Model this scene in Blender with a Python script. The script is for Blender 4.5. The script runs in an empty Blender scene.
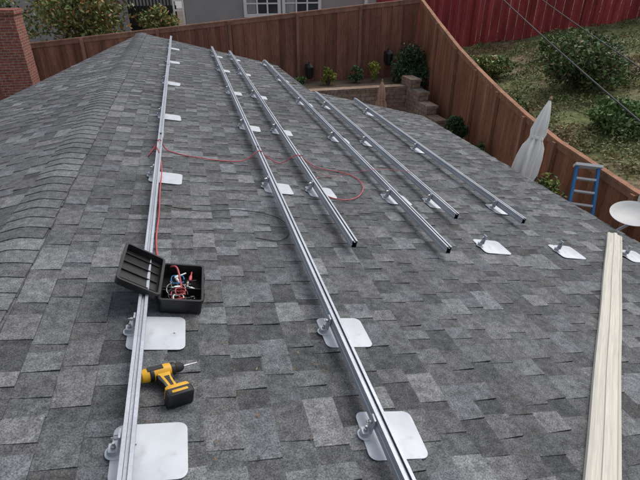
import bpy, math, random
from mathutils import Vector, Matrix, noise
random.seed(7)
SC=bpy.context.scene
A=math.atan(0.21); CA,SA=math.cos(A),math.sin(A)
RX=-1.1; RZ=3.831            # ridge position
EAVE=4.4
def rz(x): return RZ-0.21*(x-RX) if x>=RX else RZ+0.21*(x-RX)
def RP(x,y,h=0): return Vector((x+SA*h, y, 3.6-0.21*x+CA*h))
ROOFM=lambda x,y,h=0,ang=0: Matrix.Translation(RP(x,y,h))@Matrix.Rotation(A,4,'Y')@Matrix.Rotation(ang,4,'Z')

# ---------------- materials
def mat(name,col=(.5,.5,.5),rough=.7,metal=0,attr=False,var=.15,nscale=8,fine=0,finescale=300,bump=0,bscale=60,stretch=None,col2=None,c2scale=3,c2lo=.5,c2hi=.65,spec=.5,mid=0,midscale=30):
    m=bpy.data.materials.new(name); m.use_nodes=True; nt=m.node_tree; N=nt.nodes; Lk=nt.links
    b=N['Principled BSDF']; b.inputs['Roughness'].default_value=rough; b.inputs['Metallic'].default_value=metal
    b.inputs['Specular IOR Level'].default_value=spec
    tc=N.new('ShaderNodeTexCoord'); mp=N.new('ShaderNodeMapping'); Lk.new(tc.outputs['Object'],mp.inputs[0])
    if stretch: mp.inputs['Scale'].default_value=stretch
    def nz(s,d=3):
        n=N.new('ShaderNodeTexNoise'); n.inputs['Scale'].default_value=s; n.inputs['Detail'].default_value=d; Lk.new(mp.outputs[0],n.inputs['Vector']); return n.outputs['Fac']
    if attr:
        a=N.new('ShaderNodeAttribute'); a.attribute_name='Col'; cur=a.outputs['Color']
    else:
        r=N.new('ShaderNodeRGB'); r.outputs[0].default_value=(*col,1); cur=r.outputs[0]
    def ramp(f,lo,hi,a0=.3,a1=.7):
        mr=N.new('ShaderNodeMapRange'); Lk.new(f,mr.inputs[0]); mr.inputs[1].default_value=a0; mr.inputs[2].default_value=a1; mr.inputs[3].default_value=lo; mr.inputs[4].default_value=hi; return mr.outputs[0]
    def mul(c,f):
        v=N.new('ShaderNodeVectorMath'); v.operation='SCALE'; Lk.new(c,v.inputs[0]); Lk.new(f,v.inputs['Scale']); return v.outputs[0]
    if col2:
        mx=N.new('ShaderNodeMix'); mx.data_type='RGBA'; Lk.new(ramp(nz(c2scale,6),0,1,c2lo,c2hi),mx.inputs['Factor']); Lk.new(cur,mx.inputs['A']); mx.inputs['B'].default_value=(*col2,1); cur=mx.outputs['Result']
    if var: cur=mul(cur,ramp(nz(nscale,5),1-var,1+var))
    if mid: cur=mul(cur,ramp(nz(midscale,4),1-mid,1+mid,.32,.68))
    if fine: cur=mul(cur,ramp(nz(finescale,2),1-fine,1+fine))
    Lk.new(cur,b.inputs['Base Color'])
    if bump:
        bp=N.new('ShaderNodeBump'); bp.inputs['Strength'].default_value=bump; bp.inputs['Distance'].default_value=.01; Lk.new(nz(bscale,4),bp.inputs['Height']); Lk.new(bp.outputs[0],b.inputs['Normal'])
    return m
def brickmat(name,c1,c2,mortar,w=.2,h=.065,vert=True):
    m=bpy.data.materials.new(name); m.use_nodes=True; nt=m.node_tree; N=nt.nodes; Lk=nt.links; b=N['Principled BSDF']; b.inputs['Roughness'].default_value=.9
    tc=N.new('ShaderNodeTexCoord'); sp=N.new('ShaderNodeSeparateXYZ'); Lk.new(tc.outputs['Object'],sp.inputs[0])
    ad=N.new('ShaderNodeMath'); Lk.new(sp.outputs[0],ad.inputs[0]); Lk.new(sp.outputs[1],ad.inputs[1])
    cb=N.new('ShaderNodeCombineXYZ'); Lk.new(ad.outputs[0],cb.inputs[0]); Lk.new(sp.outputs[2],cb.inputs[1])
    br=N.new('ShaderNodeTexBrick'); Lk.new(cb.outputs[0],br.inputs['Vector']); br.inputs['Scale'].default_value=1
    br.inputs['Brick Width'].default_value=w; br.inputs['Row Height'].default_value=h; br.inputs['Mortar Size'].default_value=.008
    br.inputs['Color1'].default_value=(*c1,1); br.inputs['Color2'].default_value=(*c2,1); br.inputs['Mortar'].default_value=(*mortar,1)
    nz=N.new('ShaderNodeTexNoise'); nz.inputs['Scale'].default_value=14; nz.inputs['Detail'].default_value=6; Lk.new(tc.outputs['Object'],nz.inputs['Vector'])
    mr=N.new('ShaderNodeMapRange'); Lk.new(nz.outputs['Fac'],mr.inputs[0]); mr.inputs[1].default_value=.3; mr.inputs[2].default_value=.7; mr.inputs[3].default_value=.65; mr.inputs[4].default_value=1.3
    v=N.new('ShaderNodeVectorMath'); v.operation='SCALE'; Lk.new(br.outputs['Color'],v.inputs[0]); Lk.new(mr.outputs[0],v.inputs['Scale']); Lk.new(v.outputs[0],b.inputs['Base Color'])
    bp=N.new('ShaderNodeBump'); bp.inputs['Distance'].default_value=.01; bp.inputs['Strength'].default_value=.6; bp.invert=True; Lk.new(br.outputs['Fac'],bp.inputs['Height']); Lk.new(bp.outputs[0],b.inputs['Normal'])
    return m
M={}
M['shingle']=mat('asphalt_shingle',attr=True,rough=.95,var=.13,nscale=1.3,fine=.5,finescale=150,bump=.5,bscale=300,spec=.25,mid=.28,midscale=24)
M['alu']=mat('aluminium',(.47,.50,.55),rough=.52,metal=.55,var=.10,nscale=5,fine=.08,finescale=80)
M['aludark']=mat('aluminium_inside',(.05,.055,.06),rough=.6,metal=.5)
M['plate']=mat('flashing_white',(.60,.63,.67),rough=.5,metal=.1,var=.06,nscale=12,col2=(.47,.49,.52),c2scale=16,c2lo=.58,c2hi=.8)
M['steel']=mat('steel',(.5,.5,.5),rough=.3,metal=1)
M['blackpl']=mat('black_plastic',(.012,.012,.013),rough=.45,var=.3,nscale=30)
M['rubber']=mat('rubber',(.02,.02,.02),rough=.7)
M['yellow']=mat('yellow_plastic',(.75,.40,.02),rough=.45,var=.12,nscale=25,col2=(.35,.22,.05),c2scale=30,c2lo=.62,c2hi=.8)
M['redcord']=mat('red_hose',(.55,.10,.11),rough=.5)
M['blackcord']=mat('black_cable',(.02,.02,.02),rough=.6)
M['fence']=mat('fence_wood',attr=True,rough=.85,var=.24,nscale=3,stretch=(1,1,.15),fine=.22,finescale=60,spec=.2,mid=.15,midscale=9)
M['cream']=mat('weathered_paint',(.66,.63,.55),rough=.75,var=.09,nscale=7,stretch=(.25,9,9),fine=.10,finescale=25,col2=(.42,.37,.30),c2scale=5,c2lo=.58,c2hi=.82)
M['leaf']=mat('foliage',attr=True,rough=.6,var=.2,nscale=2,spec=.35)
M['bark']=mat('bark',(.09,.06,.04),rough=.9)
M['soil']=mat('soil',(.12,.09,.06),rough=1,var=.3,nscale=2,fine=.3,finescale=30)
M['hill']=mat('hill_ground',(.13,.145,.055),rough=1,var=.3,nscale=1.5,col2=(.21,.155,.095),c2scale=.7,c2lo=.48,c2hi=.6,fine=.4,finescale=25,bump=.8,bscale=12,mid=.35,midscale=8)
M['concrete']=mat('concrete',(.32,.31,.29),rough=.9,var=.15,nscale=1.5,fine=.1,finescale=40)
M['stucco']=mat('stucco_grey',(.36,.335,.335),rough=.95,var=.08,nscale=2,fine=.12,finescale=60,bump=.4,bscale=80)
M['white']=mat('white_paint',(.8,.8,.79),rough=.5,var=.04)
M['glass']=mat('window_glass',(.05,.06,.07),rough=.08,var=.3,nscale=2)
M['curtain']=mat('curtain',(.35,.34,.33),rough=.9,var=.25,nscale=9,stretch=(1,1,.1))
M['canvas']=mat('white_canvas',(.80,.78,.74),rough=.9,var=.06,nscale=6)
M['tan']=mat('tan_canvas',(.5,.30,.22),rough=.9,var=.12,nscale=6)
M['wood']=mat('pole_wood',(.28,.17,.09),rough=.6)
M['blue']=mat('blue_fibreglass',(.03,.20,.48),rough=.45,var=.1)
M['dish']=mat('dish_grey',(.62,.62,.61),rough=.5,var=.05)
M['fascia']=mat('fascia_brown',(.13,.07,.045),rough=.8)
M['brick']=brickmat('red_brick',(.30,.085,.05),(.20,.06,.045),(.27,.23,.2))
M['block']=brickmat('tan_block',(.38,.28,.21),(.28,.18,.13),(.16,.14,.12),w=.3,h=.12)
M['darkiron']=mat('black_metal',(.015,.015,.017),rough=.5)

# ---------------- mesh builder
class MB:
    def __init__(s): s.v=[];s.f=[];s.m=[];s.c=[]
    def add(s,vs,fs,m=0,c=(1,1,1)):
        o=len(s.v); s.v+=[tuple(p) for p in vs]; s.f+=[tuple(i+o for i in f) for f in fs]; s.m+=[m]*len(fs); s.c+=[c]*len(fs)
    def box(s,a,b,m=0,c=(1,1,1),M_=None):
        x0,y0,z0=a;x1,y1,z1=b
        vs=[Vector(p) for p in [(x0,y0,z0),(x1,y0,z0),(x1,y1,z0),(x0,y1,z0),(x0,y0,z1),(x1,y0,z1),(x1,y1,z1),(x0,y1,z1)]]
        if M_: vs=[M_@v for v in vs]
        s.add(vs,[(0,3,2,1),(4,5,6,7),(0,1,5,4),(1,2,6,5),(2,3,7,6),(3,0,4,7)],m,c)
    def prism(s,poly,z0,z1,ch=.003,m=0,M_=None,c=(1,1,1)):
        n=len(poly); cx=sum(p[0] for p in poly)/n; cy=sum(p[1] for p in poly)/n
        R=max(math.hypot(p[0]-cx,p[1]-cy) for p in poly); k=max(.05,1-ch/R*1.3)
        vs=[]
        for z,q in ((z0,k),(z0+ch,1),(z1-ch,1),(z1,k)):
            vs+=[Vector((cx+(p[0]-cx)*q,cy+(p[1]-cy)*q,z)) for p in poly]
        if M_: vs=[M_@v for v in vs]
        fs=[tuple(range(n))[::-1],tuple(range(3*n,4*n))]
        for r in range(3):
            for i in range(n):
                j=(i+1)%n; fs.append((r*n+i,r*n+j,(r+1)*n+j,(r+1)*n+i))
        s.add(vs,fs,m,c)
    def lathe(s,prof,n=16,m=0,M_=None,c=(1,1,1),mod=None):
        vs=[]
        for r,z in prof:
            for i in range(n):
                a=2*math.pi*i/n; q=r*(mod(i,r,z) if mod else 1); vs.append(Vector((q*math.cos(a),q*math.sin(a),z)))
        if M_: vs=[M_@v for v in vs]
        fs=[]
        for k in range(len(prof)-1):
            for i in range(n):
                j=(i+1)%n; fs.append((k*n+i,k*n+j,(k+1)*n+j,(k+1)*n+i))
        fs.append(tuple(range(n))[::-1]); fs.append(tuple(range((len(prof)-1)*n,len(prof)*n)))
        s.add(vs,fs,m,c)
    def tube(s,pts,r,n=8,m=0,c=(1,1,1)):
        pts=[Vector(p) for p in pts]; vs=[]
        for i,p in enumerate(pts):
            d=(pts[min(i+1,len(pts)-1)]-pts[max(i-1,0)]).normalized()
            u=d.cross(Vector((0,0,1)));
            if u.length<1e-3: u=d.cross(Vector((1,0,0)))
            u.normalize(); w=d.cross(u)
            rr=r[i] if isinstance(r,(list,tuple)) else r
            for k in range(n):
                a=2*math.pi*k/n; vs.append(p+u*math.cos(a)*rr+w*math.sin(a)*rr)
        fs=[]
        for i in range(len(pts)-1):
            for k in range(n):
                j=(k+1)%n; fs.append((i*n+k,i*n+j,(i+1)*n+j,(i+1)*n+k))
        fs.append(tuple(range(n))[::-1]); fs.append(tuple(range((len(pts)-1)*n,len(pts)*n)))
        s.add(vs,fs,m,c)
    def mesh(s,name,mats,smooth=False):
        me=bpy.data.meshes.new(name); me.from_pydata(s.v,[],s.f)
        for m in mats: me.materials.append(M[m])
        me.polygons.foreach_set('material_index',s.m)
        at=me.color_attributes.new('Col','FLOAT_COLOR','CORNER'); dat=[]
        for f,c in zip(s.f,s.c): dat+=[c[0],c[1],c[2],1.0]*len(f)
        at.data.foreach_set('color',dat)
        if smooth: me.shade_smooth(); me.set_sharp_from_angle(angle=math.radians(38))
        me.update(); return me
    def obj(s,name,mats,parent=None,mw=None,smooth=False):
        return mkobj(name,s.mesh(name,mats,smooth),parent,mw)
def mkobj(name,me,parent=None,mw=None):
    o=bpy.data.objects.new(name,me); SC.collection.objects.link(o)
    if mw is not None: o.matrix_world=mw
    if parent: o.parent=parent
    return o
def empty(name,mw=None): return mkobj(name,None,None,mw)
def rrect(w,h,r=.01,n=4,cx=0,cy=0):
    P=[]
    for sx,sy,a0 in ((1,1,0),(-1,1,90),(-1,-1,180),(1,-1,270)):
        for i in range(n+1):
            a=math.radians(a0+90*i/n); P.append((cx+sx*(w/2-r)+r*math.cos(a),cy+sy*(h/2-r)+r*math.sin(a)))
    return P
def spline(pts,k=6):
    pts=[Vector(p) for p in pts]; o=[]
    for i in range(len(pts)-1):
        p0=pts[max(i-1,0)];p1=pts[i];p2=pts[i+1];p3=pts[min(i+2,len(pts)-1)]
        for j in range(k):
            t=j/k; o.append(.5*((2*p1)+(-p0+p2)*t+(2*p0-5*p1+4*p2-p3)*t*t+(-p0+3*p1-3*p2+p3)*t**3))
    o.append(pts[-1]); return o

# ---------------- own house: roof
house=empty('house')
def ymaxR(x):
    return 14.1-(x-RX)*0.5 if x<2.12 else 9.6-(x-2.12)*.36
def ymaxL(x): return 14.1-(RX-x)*3.1
def slope(side,name):
    mb=MB(); ex=.143; L_=(EAVE-RX)/CA if side>0 else 3.9/CA
    n=int(L_/ex)+1
    ym=ymaxR if side>0 else ymaxL
    def P(u,y,h):
        u=min(u,L_+.01); x=RX+side*u*CA
        return Vector((x+side*SA*h, min(y,ym(x)), RZ-u*SA+CA*h))
    rnd=random.Random(3+side)
    for i in range(n):
        u0=i*ex-.01; u1=(i+1)*ex
        y=-1.6-rnd.random()*.3; hi=rnd.random()<.5
        base=rnd.uniform(.96,1.04)
        while y<14.2:
            w=rnd.choice((.08,.11,.14,.18,.22)) if hi else rnd.choice((.05,.09,.13,.18))
            w*=rnd.uniform(.85,1.15)
            y1=y+w
            a,b_=(.002,.0105) if hi else (.001,.0055)
            tone=rnd.choice((.130,.145,.158,.172,.19,.22)) if hi else rnd.choice((.10,.115,.13,.145))
            tone*=base*rnd.uniform(.92,1.08)
            tint=rnd.choice(((.97,1,1.05),(.98,1,1.03),(.95,1,1.06),(1.0,1,1.02),(.96,1.01,1.03)))
            c=tuple(tone*t for t in tint)
            if ym(RX+side*u0*CA)>y or ym(RX+side*min(u1,L_)*CA)>y:
                sk=rnd.uniform(-.008,.008) if hi else 0
                du=rnd.uniform(-.004,.004)
                vs=[P(u0,y,a),P(u0,y1,a),P(u1+du,y1-sk,b_),P(u1+du,y+sk,b_),P(u1+du,y1-sk,-.004),P(u1+du,y+sk,-.004),P(u0,y1,-.004),P(u0,y,-.004)]
                F_=[(0,3,2,1),(3,5,4,2),(1,2,4,6),(0,7,5,3)]
                if side<0: F_=[f[::-1] for f in F_]
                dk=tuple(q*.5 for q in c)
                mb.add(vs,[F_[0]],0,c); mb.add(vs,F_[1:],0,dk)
            y=y1; hi=not hi
    return mb.obj(name,['shingle'],house)
slope(1,'roof_shingles'); slope(-1,'roof_shingles_far_slope')
# ridge caps: folded cap shingles, thick butt towards the camera
mb=MB(); y=-1.6
rr=random.Random(5)
qs=(-1,-.5,-.12,0,.12,.5,1)
while y<14.0:
    y1=y+.143; tone=rr.choice((.135,.15,.165,.18,.20))*rr.uniform(.93,1.07); c=(tone*.97,tone,tone*1.04)
    wd=.14+rr.uniform(-.005,.005); P=[]; sx=rr.uniform(-.006,.006)
    for yy,h in ((y-.01,.0195),(y1,.0135)):
        for q in qs:
            x=RX+sx+q*wd; P.append((x,yy,rz(x)+h-(.006 if q==0 else .002 if abs(q)==.12 else 0)))
    for q in qs:
        x=RX+sx+q*wd; P.append((x,y-.01,rz(x)-.003))
    for q in (-1,1):
        x=RX+sx+q*wd; P.append((x,y1,rz(x)-.003))
    n=7
    mb.add(P,[(k,k+1,n+k+1,n+k) for k in range(6)],0,c)
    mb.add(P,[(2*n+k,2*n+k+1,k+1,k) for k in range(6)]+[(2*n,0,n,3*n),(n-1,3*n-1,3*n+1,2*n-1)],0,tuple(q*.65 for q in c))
    y=y1
mb.obj('ridge_cap',['shingle'],house)
# deck, fascia, walls
mb=MB()
def deck(poly):
    n=len(poly); top=[(x,y,rz(x)-.006) for x,y in poly]; bot=[(x,y,rz(x)-.17) for x,y in poly]
    mb.add(top+bot,[tuple(range(n)),tuple(range(2*n-1,n-1,-1))]+[(i,n+i,n+(i+1)%n,(i+1)%n) for i in range(n)])
deck([(RX,-1.7),(EAVE-.01,-1.7),(EAVE-.01,ymaxR(EAVE)-.01),(2.13,9.58),(2.11,ymaxR(2.1)-.01),(RX,14.08)])
deck([(RX-.0005,-1.7),(RX-.0005,14.08),(RX-3.88,ymaxL(RX-3.88)-.05),(RX-3.88,-1.7)])
mb.obj('roof_deck_and_fascia',['fascia'],house)
mb=MB()
mb.box((-3.4,-1.5,0),(1.75,7.0,3.1)); mb.box((-1.6,7.001,0),(1.7,12.2,3.15)); mb.box((1.751,-1.45,0),(3.95,8.4,2.6))
mb.obj('house_walls',['stucco'],house)

# ---------------- rails
outer=[(-.022,.06),(.022,.06),(.022,.083),(.019,.086),(.019,.094),(.022,.097),(.022,.12),(.008,.12),(.008,.108),(-.008,.108),(-.008,.12),(-.022,.12),(-.022,.097),(-.019,.094),(-.019,.086),(-.022,.083)]
def rail(x,y0,y1,splices=()):
    mb=MB(); inner=[(a*.84,.09+(b-.09)*.84) for a,b in outer]; n=len(outer)
    Lh=y1-y0
    vs=[(a,0,b) for a,b in outer]+[(a,0,b) for a,b in inner]+[(a,Lh,b) for a,b in outer]+[(a,Lh,b) for a,b in inner]
    fs=[]
    ring=[]
    for i in range(n):
        j=(i+1)%n
        fs.append((i,j,2*n+j,2*n+i)[::-1]); ring.append((i,n+i,n+j,j)[::-1]); ring.append((2*n+i,2*n+j,3*n+j,3*n+i)[::-1])
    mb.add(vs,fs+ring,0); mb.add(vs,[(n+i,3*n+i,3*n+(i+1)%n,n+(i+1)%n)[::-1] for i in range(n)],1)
    for s_ in splices:
        q=s_-y0
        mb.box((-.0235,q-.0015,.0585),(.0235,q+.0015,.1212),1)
        mb.box((.0222,q-.11,.066),(.0262,q+.11,.114),0)
        for k in (-.07,-.03,.03,.07): mb.lathe([(.006,0),(.006,.005),(.004,.007)],6,0,Matrix.Translation((.0262,q+k,.09))@Matrix.Rotation(math.pi/2,4,'Y'))
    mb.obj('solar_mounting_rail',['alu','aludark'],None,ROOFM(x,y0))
rails=[(-.385,.45,13.6,(4.95,9.2)),(.565,.45,12.95,(4.9,9.2)),(.974,2.85,12.75,(7.1,)),(1.746,2.85,12.2,(7.1,)),(2.2,3.54,8.9),(2.97,3.57,8.9)]
for r in rails: rail(*r)
rails=[r[:3] for r in rails]

# ---------------- flashing + foot
mb=MB()
mb.prism(rrect(.265,.25,.035,5,cx=.125),.0105,.0135,.001,0)
mb.prism(rrect(.062,.062,.028,6,cx=.003),.0134,.019,.002,0)
mb.lathe([(.022,.018),(.02,.032),(.013,.038)],16,1)
mb.prism(rrect(.042,.042,.006,3,cx=.004),.037,.043,.001,1)
mb.prism(rrect(.008,.042,.002,2,cx=.02),.042,.115,.001,1)
mb.lathe([(.009,.042),(.009,.052),(.005,.054),(.005,.066)],6,2)
mb.lathe([(.009,0),(.009,.012),(.004,.013),(.004,.022)],6,2,Matrix.Translation((.014,0,.092))@Matrix.Rotation(-math.pi/2,4,'Y'))
flash=mb.mesh('roof_flashing_mount',['plate','alu','steel'],True)
rows=[1.27,1.95,4.02,6.03,8.1,10.2,12.1]
off=-.05
rf=random.Random(9)
def mount(x,y): mkobj('roof_flashing_mount',flash,None,ROOFM(x,y,0,rf.uniform(-.06,.06)))
for x,y0,y1 in rails[:2]:
    for y in rows: mount(x+off,y)
for x,y0,y1 in rails[2:4]:
    for y in rows[2:]: 
        if y<y1: mount(x+off,y)
for x,y0,y1 in rails[4:]:
    for y in (4.02,6.03,8.1): mount(x+off,y)
for x in (2.22,3.03,3.84): mount(x,3.12)

# ---------------- hose & cords
def cord(name,pts,r,m,h=.014):
    P=[RP(x,y,r+h+(p[0] if p else 0)) for x,y,*p in pts]
    mb=MB(); mb.tube(spline(P,8),r,8); mb.obj(name,[m],None,None,True)
cord('red_air_hose',[(-.2,2.26,.03),(-.23,2.38,.1),(-.28,2.5,.03),(-.33,2.64),(-.35,2.91),(-.345,3.28),(-.352,3.75),(-.352,4.2),(-.40,4.42,.113),(-.47,4.52),(-.42,4.64,.06),(-.385,4.68,.113),(-.3,4.72),(-.01,4.61),(.37,4.65),(.52,4.7,.09),(.565,4.71,.113),(.63,4.72,.06),(.79,4.73),(.95,4.73,.11),(1.08,4.74,.04),(1.22,4.71),(1.5,4.62),(1.57,4.35),(1.43,4.02),(1.24,3.87),(1.07,3.94),(1.04,4.24),(1.12,4.42)],.0055,'redcord')
cord('pink_mason_line',[(1.0,4.44,.12),(1.27,4.49),(1.74,4.53,.116),(2.24,4.61,.116)],.0022,'redcord')
cord('black_cable',[(-.31,3.43),(-.06,3.38),(.24,3.46),(.51,3.38),(.58,3.16),(.47,2.98),(.3,3.0)],.0035,'blackcord')

# ---------------- toolbox
tb=empty('toolbox',ROOFM(-.2,2.28,.012,math.radians(-3)))
mb=MB(); W,Lb,H=.215,.35,.085; t=.006
def tray(mb,W,Lb,H,t):
    mb.prism(rrect(W,Lb,.018,4),0,t,.001,0)
    o=rrect(W,Lb,.018,4); i_=rrect(W-2*t,Lb-2*t,.013,4); o2=rrect(W+.014,Lb+.014,.022,4); n=len(o)
    vs=[(*p,t*.5) for p in o]+[(*p,H-.012) for p in o]+[(*p,H-.012) for p in o2]+[(*p,H) for p in o2]+[(*p,H) for p in i_]+[(*p,t) for p in i_]
    mb.add(vs,[(r*n+k,r*n+(k+1)%n,(r+1)*n+(k+1)%n,(r+1)*n+k) for r in range(5) for k in range(n)])
tray(mb,W,Lb,H,t)
mb.box((W/2-.002,-.10,.03),(W/2+.012,-.06,.08)); mb.box((W/2-.002,.06,.03),(W/2+.012,.10,.08))
mb.box((-W/2+.008,-.03,.006),(W/2-.008,-.026,.06))
mb.obj('case_tray',['blackpl'],tb,None,True)
mb=MB(); tray(mb,W,Lb,.04,t)
for q in (-.12,-.04,.04,.12): mb.box((-W/2+.01,q-.002,.004),(W/2-.01,q+.002,.014))
mb.obj('case_lid',['blackpl'],tb,Matrix.Translation((-W/2-.008,0,.085))@Matrix.Rotation(math.radians(24),4,'Y')@Matrix.Translation((-W/2-.004,0,-.012)),True)
mb=MB(); rt=random.Random(4)
for i in range(22):
    x=rt.uniform(-.08,.07); y=rt.uniform(-.15,.15); a=rt.uniform(0,6.3); l=rt.uniform(.04,.09)
    mm=Matrix.Translation((x*.8,y*.8,.02+i*.0016))@Matrix.Rotation(a,4,'Z')@Matrix.Rotation(math.pi/2,4,'Y')
    mb.lathe([(.004,-l/2),(.004,0),(.008,.002),(.009,l/3),(.006,l/2)],10,(0,1,4,3,4,0)[i%6],mm)
for i in range(6):
    cx=rt.uniform(-.04,.04); cy=rt.uniform(-.12,.1); R0=rt.uniform(.025,.05)
    mb.tube([(cx+R0*math.cos(a*.35)*1.0,cy+R0*math.sin(a*.35)*1.3,.05+.004*math.sin(a)+i*.004) for a in range(18)],.003,6,(1,0,3,5,4,1)[i])
mb.obj('tools',['steel','redcord','yellow','white','blackpl','blue'],tb,None,True)

# ---------------- drill
dr=empty('cordless_drill',ROOFM(-.283,1.645,.044,math.radians(20))@Matrix.Scale(.94,4))
mb=MB(); RY=Matrix.Rotation(math.pi/2,4,'Y')
mb.lathe([(.018,-.098),(.027,-.094),(.031,-.08),(.033,-.04),(.033,.02),(.031,.035)],20,0,RY)
mb.lathe([(.0335,-.062),(.0345,-.06),(.0345,-.045),(.0335,-.043)],20,1,RY)
mb.lathe([(.029,.034),(.031,.036),(.031,.054),(.024,.06)],20,1,RY)
mb.lathe([(.022,.058),(.023,.075),(.021,.088),(.014,.098),(.008,.1)],16,2,RY)
mb.lathe([(.004,.098),(.004,.13),(.003,.132),(.003,.165)],6,3,RY)
mb.prism([(-.035,-.02),(.028,-.02),(.022,-.05),(.024,-.09),(.03,-.13),(-.015,-.135),(-.022,-.09),(-.034,-.055)],-.018,.018,.007,0)
mb.prism([(-.038,-.03),(-.026,-.03),(-.014,-.09),(-.008,-.128),(-.02,-.13),(-.027,-.09),(-.039,-.055)],-.0195,.0195,.006,1)
mb.prism([(-.012,-.045),(.014,-.045),(.012,-.075),(.014,-.115),(.0,-.118),(-.006,-.08)],-.0192,.0192,.004,1)
mb.prism([(.022,-.035),(.036,-.038),(.033,-.05),(.034,-.062),(.023,-.068)],-.009,.009,.003,2)
mb.prism([(-.07,-.012),(.0,-.012),(.0,.012),(-.07,.012)],.0315,.0345,.001,1)
mb.prism(rrect(.105,.022,.008,3,cx=.018,cy=-.136),-.033,.033,.005,0)
mb.prism(rrect(.118,.05,.012,4,cx=.018,cy=-.171),-.038,.038,.007,1)
mb.prism(rrect(.07,.014,.004,3,cx=.018,cy=-.171),.0375,.040,.001,0)
mb.obj('drill_body',['yellow','blackpl','rubber','steel'],dr,None,True)

# ---------------- weathered board lying on roof
mb=MB()
p0=RP(4.12,3.53,.015); p1=RP(.62,.11,.015); d=(p1-p0); Ln=d.length; n_=Vector((SA,0,CA)); xd=d.normalized(); yd=n_.cross(xd)
Mb=Matrix(((xd.x,yd.x,n_.x,p0.x),(xd.y,yd.y,n_.y,p0.y),(xd.z,yd.z,n_.z,p0.z),(0,0,0,1)))
prof=[(-.07,0),(-.07,.03),(-.052,.040),(-.05,.034),(-.016,.042),(-.014,.052),(.012,.052),(.014,.042),(.05,.034),(.052,.040),(.07,.03),(.07,0)]
k=24; vs=[]
for i in range(k+1):
    w=.002*math.sin(i*.8)
    vs+=[(Ln*i/k,a+w,b+.001*math.sin(i*1.7+a*30)*(b>0)) for a,b in prof]
n=len(prof)
mb.add(vs,[(i*n+j,(i+1)*n+j,(i+1)*n+(j+1)%n,i*n+(j+1)%n) for i in range(k) for j in range(n)]+[tuple(range(n)),tuple(range(k*n,(k+1)*n))[::-1]])
mb.obj('weathered_wooden_board',['cream'],None,Mb)

# ---------------- dry leaf debris on roof
mb=MB(); rl=random.Random(31)
for i in range(150):
    x=rl.uniform(-1.0,4.2); y=rl.uniform(.7,9)**1.0; s=rl.uniform(.004,.011)
    if rl.random()<.3: x=rl.gauss(.1,.25); y=rl.gauss(1.55,.3)
    a=rl.uniform(0,6.3); P=[RP(x+s*math.cos(a+k)*q,y+s*math.sin(a+k)*q,.014+rl.uniform(0,.004)) for k,q in ((0,1),(1.57,.4),(3.14,1),(4.71,.4))]
    mb.add(P,[(0,1,2,3)],0,rl.choice(((.22,.12,.05),(.12,.08,.05),(.28,.2,.1),(.07,.05,.04))))
mb.obj('dry_leaf_debris',['leaf'])

# ---------------- satellite dish
sd=empty('satellite_dish',Matrix.Translation((4.66,3.85,2.80))@Matrix.Rotation(math.radians(-12),4,'Y')@Matrix.Rotation(math.radians(8),4,'X'))
mb=MB(); R0=.23
mb.lathe([(.01,-.045),(.1,-.038),(.18,-.018),(R0,.012),(R0+.006,.016),(R0+.004,.02),(R0-.004,.018),(.18,-.010),(.1,-.030),(.01,-.037)],36,0)
mb.tube([(.22,0,0),(.2,0,.1),(.05,0,.22)],.009,8,1); mb.lathe([(.02,0),(.03,.01),(.03,.06),(.018,.09)],12,0,Matrix.Translation((.05,0,.16)))
mb.obj('reflector',['dish','alu'],sd,None,True)
mb=MB(); mb.tube([(0,0,-.045),(-.02,0,-.14),(-.25,0,-.2)],.018,10,0); mb.obj('mast',['alu'],sd,None,True)

# ---------------- ground & terraces
g=MB(); S=600
g.add([(-S,-S,0),(S,-S,0),(S,S,0),(-S,S,0)],[(0,1,2,3)]); g.obj('ground',['concrete'])
def fx(y): return 7.5-.144*(16-y)
def hz(x,y):
    z=1.7+.217*(x-6.2)-.0305*(y-7)
    if x>18: z-= .217*(x-18)*.9
    return z+.12*noise.noise(Vector((x*.5,y*.5,0)))+.05*noise.noise(Vector((x*1.7,y*1.7,3)))
mb=MB(); nx,ny=70,90; vs=[]
for j in range(ny+1):
    y=-12+j*(62/ny); x0=fx(y)+.06 if y<16 else 7.56
    for i in range(nx+1):
        t=i/nx; x=x0+ (t**1.6)*50; vs.append((x,y,hz(x,y)))
fs=[(j*(nx+1)+i,j*(nx+1)+i+1,(j+1)*(nx+1)+i+1,(j+1)*(nx+1)+i) for j in range(ny) for i in range(nx)]
mb.add(vs,fs)
sk=[(vs[j*(nx+1)][0],vs[j*(nx+1)][1],vs[j*(nx+1)][2]) for j in range(ny+1)]; sb=[(a,b,-.1) for a,b,c in sk]
mb.add(sk+sb,[(j,j+1,ny+2+j,ny+1+j) for j in range(ny)])
mb.obj('hillside',['hill'],None,None,True)
mb=MB(); mb.box((-45,16.1,0),(7.5,60,1.75)); mb.obj('neighbour_yard',['soil'])
mb=MB(); mb.box((1.2,14.151,0),(7.0,15.95,2.05)); mb.obj('planter_bed',['soil'])
mb=MB(); mb.box((1.0,13.9,0),(6.3,14.15,2.12)); mb.box((.97,13.87,2.12),(6.3,14.2,2.18))
for i,(a,b,z) in enumerate([(13.6,14.3,2.35),(13.0,13.6,2.1),(12.4,13.0,1.85),(11.8,12.4,1.6),(11.2,11.8,1.35)]):
    mb.box((6.31,a,0),(6.62,b-.002,z)); mb.box((6.302,a-.02,z),(6.65,b-.021,z+.06))
mb.obj('block_retaining_wall',['block'])
mb=MB(); mb.box((6.0,9.2,0),(6.45,11.15,1.1)); mb.obj('raised_bed',['soil'])

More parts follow.
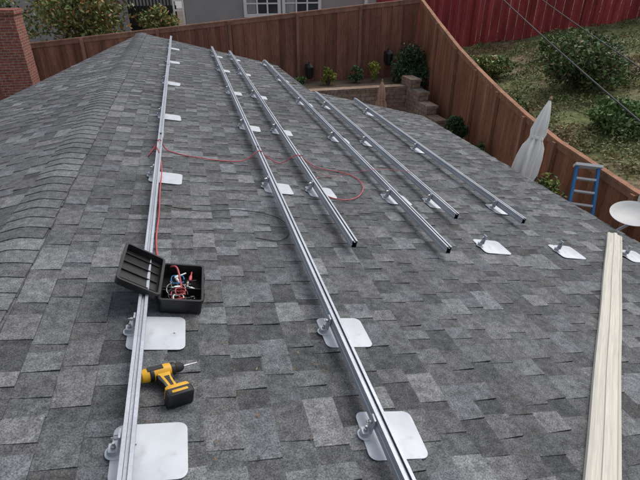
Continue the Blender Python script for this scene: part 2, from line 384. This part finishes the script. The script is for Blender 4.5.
# ---------------- fences
def fence(name,path,bw,cols,capc,inner=1,gap=.008,posts=2.4,capw=.1,battens=False):
    mb=MB(); rf=random.Random(len(path)*3+1)
    for si,(a,b) in enumerate(zip(path,path[1:])):
        Ls=math.hypot(b[0]-a[0],b[1]-a[1]); n=max(1,int(Ls/bw)); dx,dy=(b[0]-a[0])/Ls,(b[1]-a[1])/Ls; nx_,ny_=-dy*inner,dx*inner
        ang=math.atan2(dy,dx)
        for i in range(n):
            t0=i/n;t1=(i+1)/n-gap/Ls; c=rf.choice(cols); q=rf.uniform(.83,1.17); c=tuple(v*q for v in c)
            o=rf.uniform(-.003,.003); jz=rf.uniform(-.006,.006)
            P=[]
            for t in (t0,t1):
                x=a[0]+(b[0]-a[0])*t;y=a[1]+(b[1]-a[1])*t;zt=a[2]+(b[2]-a[2])*t-.05+jz;zb=a[3]+(b[3]-a[3])*t
                for dd in (-.009+o,.009+o):
                    P+=[(x+nx_*dd,y+ny_*dd,zb),(x+nx_*dd,y+ny_*dd,zt)]
            mb.add(P,[(0,1,5,4),(2,6,7,3),(0,2,3,1),(4,5,7,6),(1,3,7,5)],0,c)
            if battens and i%2==0 and 0<i<n-1:
                x=a[0]+(b[0]-a[0])*t1;y=a[1]+(b[1]-a[1])*t1;zt=a[2]+(b[2]-a[2])*t1-.15;zb=a[3]+(b[3]-a[3])*t1
                mb.box((-.022,.013*1,0),(.022,.03,zt-zb),0,tuple(v*.9 for v in c),Matrix.Translation((x,y,zb))@Matrix.Rotation(ang if inner>0 else ang+math.pi,4,'Z'))
        m=Matrix.Translation((a[0],a[1],0))@Matrix.Rotation(ang,4,'Z')
        vs=[]
        for L0,z in ((0.001,a[2]),(Ls-.001,b[2])):
            for w in (-capw/2,capw/2):
                for h in (-.035,0): vs.append(m@Vector((L0,w,z+h)))
        mb.add(vs,[(1,3,7,5),(0,4,6,2),(0,1,5,4),(2,6,7,3),(0,2,3,1),(4,5,7,6)],0,capc)
        vs=[]
        for L0,z in ((0.002,a[2]),(Ls-.002,b[2])):
            for w in (.0125*inner,.035*inner):
                for h in (-.14,-.0352): vs.append(m@Vector((L0,w,z+h)))
        mb.add(vs,[(1,3,7,5),(0,4,6,2),(0,1,5,4),(2,6,7,3),(0,2,3,1),(4,5,7,6)],0,tuple(v*.9 for v in capc))
        k=max(1,round(Ls/posts))
        for i in range(0 if si else 1,k):
            t=i/k; x=a[0]+(b[0]-a[0])*t;y=a[1]+(b[1]-a[1])*t;zt=a[2]+(b[2]-a[2])*t;zb=a[3]+(b[3]-a[3])*t
            mb.box((-.045,-.035,zb-.02),(.045,.045,zt-.037),0,tuple(v*.85 for v in capc),Matrix.Translation((x+nx_*.062,y+ny_*.062,0))@Matrix.Rotation(ang,4,'Z'))
    return mb.obj(name,['fence'])
brown=[(.235,.105,.074),(.255,.115,.08),(.215,.097,.067),(.27,.125,.088)]
orange=[(.30,.135,.080),(.33,.15,.09),(.28,.125,.074),(.31,.13,.075)]
fence('wooden_fence',[(7.5,16,4.47,2.0),(3.4,16,4.12,2.0),(-.8,16,3.76,1.5),(-5.0,16,3.4,.8),(-14,16,3.3,.5)],.18,brown,(.31,.165,.12),1,battens=True)
fence('wooden_fence',[(7.5,15.9,4.45,2.0),(7.22,14.0,3.93,1.5),(6.95,12.2,3.47,1.0),(6.76,10.8,3.17,.6),(6.57,9.5,2.93,.3),(6.38,8.2,2.73,.1),(6.2,7,2.59,0),(5.9,4.9,2.5,0),(4.95,-3,2.4,0)],.15,orange,(.37,.19,.12),-1)
reds=[(.34,.052,.057),(.31,.047,.052),(.37,.06,.062)]
fence('red_fence',[(7.6,20.3,5.2,1.0),(11.4,19.1,5.0,2.2),(16.6,16.1,6.0,3.4),(27,10,7.0,2.0)],.16,reds,(.32,.053,.053),-1,battens=True,gap=.012)

# ---------------- brick pillar
mb=MB(); mb.box((-4.75,14.3,0),(-4.0,15.05,4.3)); mb.box((-4.79,14.26,4.3),(-3.96,15.09,4.4)); mb.obj('brick_pillar',['brick'])

# ---------------- neighbour house
nh=empty('neighbour_house')
mb=MB(); mb.box((.1,24,1.0),(16,33,6.2)); mb.obj('walls',['stucco'],nh)
mb=MB(); mb.add([(-.5,23.4,6.1),(16.6,23.4,6.1),(16.6,28.5,7.8),(-.5,28.5,7.8),(-.5,33.6,6.1),(16.6,33.6,6.1)],[(0,1,2,3),(3,2,5,4),(0,3,4),(1,5,2)]); mb.obj('roof',['fascia'],nh)
mb=MB()
def window(x0,x1,z0,z1,nx,nz_):
    mb.box((x0,23.97,z0),(x1,23.985,z1),1)
    mb.box((x0+.02,23.96,z0+.02),(x0+(x1-x0)*.3,23.9695,z1-.02),2)
    for a,b in (((x0-.14,z0-.14),(x1+.14,z0)),((x0-.14,z1),(x1+.14,z1+.1)),((x0-.14,z0),(x0,z1)),((x1,z0),(x1+.14,z1))):
        mb.box((a[0],23.9,a[1]),(b[0],23.995,b[1]),0)
    for i in range(1,nx): x=x0+(x1-x0)*i/nx; mb.box((x-.035,23.92,z0),(x+.035,23.955,z1),0)
    for i in range(1,nz_): z=z0+(z1-z0)*i/nz_; mb.box((x0,23.935,z-.03),(x1,23.954,z+.03),0)
window(2.8,4.2,3.55,5.2,3,4); window(4.55,6.1,3.55,5.2,3,4); window(8.5,10,3.7,5.2,3,3)
mb.obj('windows',['white','glass','curtain'],nh)
mb=MB(); mb.box((-16,27,1),(-.4,36,5.6)); mb.obj('garage',['stucco'])

# dark gate & white ladder behind fence
mb=MB()
for i in range(14): mb.box((-1.75+i*.11,19,1.7),(-1.70+i*.11,19.03,4.5))
mb.box((-1.8,18.97,4.45),(-.2,18.99,4.52)); mb.box((-1.8,18.97,3.6),(-.2,18.99,3.66)); mb.box((-1.8,19.06,1.7),(-.2,19.08,4.2))
mb.obj('black_metal_gate',['darkiron'])
mb=MB()
for x in (-.28,.02): mb.box((x-.03,18.4,1.7),(x+.03,18.5,5.0))
for i in range(10): mb.box((-.25,18.43,1.95+i*.3),(-.01,18.47,2.0+i*.3))
mb.obj('white_ladder',['white'])

# ---------------- patio umbrellas
def umbrella(name,ground,base,top,hc,rb_,m):
    ground=Vector(ground); base=Vector(base);top=Vector(top); zax=(top-base).normalized(); xax=Vector((0,1,0)).cross(zax).normalized(); yax=zax.cross(xax)
    Mt=Matrix(((xax.x,yax.x,zax.x,base.x),(xax.y,yax.y,zax.y,base.y),(xax.z,yax.z,zax.z,base.z),(0,0,0,1))); H=(top-base).length
    e=empty(name)
    mb=MB(); mb.lathe([(.02,0),(.02,H)],10,1)
    pl=lambda i,r,z: 1+(.30*math.cos(i*2*math.pi/8+z*1.5)+.12*math.sin(i*2*math.pi/16+z*7))*min(1,(H-z)/hc*2.5)
    mb.lathe([(rb_*.6,H-hc),(rb_*.95,H-hc+.015),(rb_*1.05,H-hc*.86),(rb_*1.0,H-hc*.7),(rb_*.9,H-hc*.56),(rb_*.6,H-hc*.47),(rb_*.72,H-hc*.38),(rb_*.62,H-hc*.25),(rb_*.42,H-hc*.12),(rb_*.18,H-.02),(.015,H)],64,0,None,mod=pl)
    # tie strap
    mb.lathe([(rb_*.74,H-hc*.485),(rb_*.76,H-hc*.48),(rb_*.76,H-hc*.455),(rb_*.74,H-hc*.45)],24,0)
    mb.lathe([(.02,H),(.03,H+.02),(.02,H+.05),(.005,H+.07)],10,1)
    mb.obj('canopy',[m,'wood'],e,Mt,True)
    mb=MB(); mb.tube([ground,base+Vector((0,0,.02))],.021,10,0)
    mb.lathe([(.25,0),(.25,.06),(.06,.1),(.03,.25)],24,1,Matrix.Translation(ground)); mb.obj('pole_and_base',['wood','concrete'],e,None,True)
umbrella('patio_umbrella',(4.72,6.0,0),(4.72,6.0,1.9),(5.38,6.46,3.45),1.32,.145,'canvas')
umbrella('patio_umbrella',(5.32,13.4,0),(5.32,13.4,1.2),(5.32,13.4,2.45),1.1,.15,'tan')

# ---------------- step ladder
def ladder():
    mb=MB(); b=Vector((4.78,4.35,0)); t_=Vector((5.72,5.72,2.58)); ax=(t_-b).normalized(); side=Vector((.75,-.45,0)).normalized()
    nn=ax.cross(side).normalized(); side=nn.cross(ax); H=(t_-b).length
    Mt=Matrix(((side.x,nn.x,ax.x,b.x),(side.y,nn.y,ax.y,b.y),(side.z,nn.z,ax.z,b.z),(0,0,0,1)))
    for s in (-1,1):
        vs=[]
        for z,w in ((0,.24),(H,.15)):
            for a,c in ((-.018,-.04),(.018,-.04),(.018,.04),(-.018,.04)): vs.append((s*w+a,c,z))
        mb.add(vs,[(0,1,5,4),(1,2,6,5),(2,3,7,6),(3,0,4,7),(0,3,2,1),(4,5,6,7)],0)
    z=H-.2
    while z>.1:
        w=.24-.09*z/H
        mb.box((-w+.018,-.045,z),(w-.018,.045,z+.03),1); z-=.2
    mb.box((-.19,-.10,H),(.19,.08,H+.04),2)
    mb.obj('step_ladder',['blue','dish','white'],None,Mt)
ladder()

# ---------------- lanterns on fence
def lantern(x,z):
    mb=MB(); Mt=Matrix.Translation((x,15.72,z))
    mb.box((-.05,.1,-.1),(.05,.17,.12),0); mb.tube([(0,.14,.08),(0,.06,.17),(0,0,.15)],.012,8,0)
    mb.lathe([(.03,-.16),(.07,-.13),(.07,-.12)],8,0); mb.lathe([(.062,-.12),(.08,.08)],8,0)
    mb.lathe([(.10,.08),(.09,.1),(.03,.16),(.01,.18)],8,0)
    for i in range(8):
        a=math.pi*i/4; mb.tube([(.068*math.cos(a),.068*math.sin(a),-.12),(.086*math.cos(a),.086*math.sin(a),.08)],.012,4,0)
    mb.obj('wall_lantern',['darkiron'],None,Mt@Matrix.Scale(1.5,4))
lantern(3.72,2.41); lantern(6.42,2.72)

# ---------------- foliage
def leaves(mb,centers,size,cols,rnd,flat=0):
    for c in centers:
        a=Vector((rnd.gauss(0,1),rnd.gauss(0,1),rnd.gauss(0,1)+flat)).normalized(); u=a.orthogonal().normalized()
        u=Matrix.Rotation(rnd.uniform(0,6.28),3,a)@u; w=a.cross(u); s=size*rnd.uniform(.6,1.3)
        col=rnd.choice(cols); q=rnd.uniform(.7,1.3)
        mb.add([c-u*s,c+w*s*.45,c+u*s,c-w*s*.45],[(0,1,2,3)],0,tuple(v*q for v in col))
def bush(name,c,rad,n,size,cols,seed=0,clumps=14,stem=True):
    rnd=random.Random(seed); mb=MB(); c=Vector(c)
    cl=[]
    for i in range(clumps):
        v=Vector((rnd.gauss(0,1),rnd.gauss(0,1),rnd.gauss(0,1))).normalized()*rnd.uniform(.35,.85)
        cl.append((Vector((v.x*rad[0],v.y*rad[1],v.z*rad[2])),rnd.uniform(.28,.55),rnd.uniform(.6,1.3)))
    for cc,r,q in cl:
        P=[]
        for k in range(n//clumps):
            v=Vector((rnd.gauss(0,1),rnd.gauss(0,1),rnd.gauss(0,1))).normalized()*r*rnd.random()**.35
            P.append(c+cc+Vector((v.x*rad[0],v.y*rad[1],v.z*rad[2])))
        leaves(mb,P,size,[tuple(v*q for v in k) for k in cols],rnd,.5)
    if stem:
        for i in range(5):
            a=cl[i%len(cl)][0]; mb.tube([c-Vector((0,0,rad[2]*1.05)),c+a*.5-Vector((0,0,rad[2]*.3)),c+a],[.03,.02,.008],6,1)
    mb.obj(name,['leaf','bark'])
G1=[(.08,.15,.042),(.11,.18,.055),(.06,.115,.033),(.135,.20,.065)]
GY=[(.30,.32,.06),(.22,.29,.06),(.36,.31,.07)]
GD=[(.045,.09,.042),(.06,.12,.05),(.035,.07,.033)]
GO=[(.19,.24,.07),(.26,.28,.10),(.14,.19,.06),(.40,.22,.09),(.18,.21,.07)]
bush('round_shrub',(6.85,14.9,2.55),(.75,.6,.72),3800,.05,GD,1,20)
bush('flowering_plant',(4.2,15.2,2.3),(.22,.2,.28),500,.05,GY,2,7)
bush('flowering_plant',(5.15,15.3,2.3),(.28,.2,.25),500,.05,GD+G1,3,7)
bush('flowering_plant',(5.75,15.3,2.4),(.22,.2,.3),500,.05,GY,4,7)
bush('flowering_plant',(3.3,15.3,2.15),(.25,.2,.2),300,.05,G1,14,7)
bush('succulent_plant',(6.2,10.6,1.8),(.34,.32,.42),1700,.06,GD+G1[:1],5,12)
bush('succulent_plant',(6.3,9.6,1.4),(.22,.3,.3),800,.05,GD+G1,15,10)
bush('potted_shrub',(5.4,6.1,2.0),(.4,.5,.33),1400,.045,G1+GY,6,12)
bush('hill_shrub',(10.3,11.2,3.0),(1.15,1.2,.85),9000,.06,[(.09,.16,.05),(.115,.19,.06),(.065,.115,.04),(.19,.15,.075)],7,30)
bush('hill_shrub',(8.9,8.4,2.45),(.8,.8,.4),4500,.055,[tuple(v*1.2 for v in g_) for g_ in G1],8,22)
bush('hill_shrub',(9.3,14.2,2.6),(.9,.9,.4),3500,.06,G1+GO,9,18)
bush('hill_shrub',(12.2,14.6,3.1),(1.0,.7,.45),3500,.06,G1+[(.17,.13,.07)],16,16)
bush('hill_shrub',(8.1,11.0,2.15),(.5,.7,.28),1800,.05,GO+G1,17,12)
bush('hill_shrub',(12.3,9.8,3.2),(.8,.8,.4),2500,.055,G1,18,14)
bush('garden_tree',(-3.0,17.6,4.1),(1.7,1.0,1.3),6500,.075,GO,10,34)
bush('garden_tree',(-.9,18.0,3.6),(.7,.6,.7),1500,.07,GO,11,14)
bush('garden_tree',(-6.3,18.5,4.0),(1.6,1.0,1.2),3500,.08,GO+G1,12,24)
# hillside ground cover
rnd=random.Random(21); mb=MB(); cols=[(.16,.21,.065),(.20,.245,.08),(.125,.175,.055),(.23,.235,.10),(.22,.19,.10)]
cnt=0
while cnt<20000:
    y=rnd.uniform(3,20.5); x=(fx(min(y,16))+.2)+rnd.random()**1.2*10.5
    nn=noise.noise(Vector((x*.8,y*.8,5)))+.5*noise.noise(Vector((x*2.2,y*2.2,9)))
    if nn<-.06 and rnd.random()<.82: continue
    z=hz(x,y); q=.72+.8*max(-.3,noise.noise(Vector((x*.9,y*.9,2)))+.35)
    br=max(0,min(1,noise.noise(Vector((x*.6,y*.6,12)))*2.5))
    c=[(k[0]*q*(1+.25*br),k[1]*q*(1-.22*br),k[2]*q) for k in cols]
    P=[Vector((x+rnd.gauss(0,.07),y+rnd.gauss(0,.07),z+rnd.uniform(0,.08+.12*max(0,nn)))) for _ in range(4)]
    leaves(mb,P,.038,c,rnd,1.2); cnt+=1
mb.obj('ground_cover_plants',['leaf'])

# ---------------- overhead cables
def wire(a,b,r,sag=.25):
    a=Vector(a);b=Vector(b); P=[]
    for i in range(25):
        t=i/24; p=a.lerp(b,t); p.z-=sag*4*t*(1-t); P.append(p)
    mb=MB(); mb.tube(P,r,8); mb.obj('overhead_cable',['blackcord'],None,None,True)
wire((10.6,19.4,5.75),(4.6,2.6,3.3),.013,.12)
wire((11.6,19.0,5.7),(5.0,2.6,3.65),.010,.12)
wire((13.4,18.4,6.1),(6.6,2.4,4.4),.008,.2)

# ---------------- light
w=bpy.data.worlds.new('World'); SC.world=w; w.use_nodes=True; nt=w.node_tree
bg=nt.nodes['Background']; sky=nt.nodes.new('ShaderNodeTexSky'); sky.sky_type='NISHITA'; sky.sun_disc=False
EL,ROT=math.radians(52),math.radians(60)
sky.sun_elevation=EL; sky.sun_rotation=ROT; sky.dust_density=4; sky.air_density=1.2
hs=nt.nodes.new('ShaderNodeHueSaturation'); hs.inputs['Saturation'].default_value=.45
nt.links.new(sky.outputs[0],hs.inputs['Color']); nt.links.new(hs.outputs[0],bg.inputs[0]); bg.inputs[1].default_value=.15
sl=bpy.data.lights.new('sun','SUN'); sl.energy=.8; sl.angle=math.radians(35); sl.color=(1,.98,.95)
so=bpy.data.objects.new('sun',sl); SC.collection.objects.link(so)
dirv=Vector((math.sin(ROT)*math.cos(EL),math.cos(ROT)*math.cos(EL),math.sin(EL)))
so.rotation_euler=dirv.to_track_quat('Z','Y').to_euler()
# ---------------- camera
th=math.atan(268/480);yw=math.radians(14.5)
F=Vector((math.sin(yw)*math.cos(th),math.cos(yw)*math.cos(th),-math.sin(th))); R=Vector((math.cos(yw),-math.sin(yw),0)); U=R.cross(F)
cd=bpy.data.cameras.new('camera'); cd.lens=27; cd.sensor_width=36; cd.clip_end=2000; cd.clip_start=.05
co=bpy.data.objects.new('camera',cd); SC.collection.objects.link(co)
co.matrix_world=Matrix(((R.x,U.x,-F.x,0),(R.y,U.y,-F.y,0),(R.z,U.z,-F.z,5.2),(0,0,0,1)))
SC.camera=co
SC.view_settings.view_transform='Standard'; SC.view_settings.look='None'; SC.view_settings.exposure=0
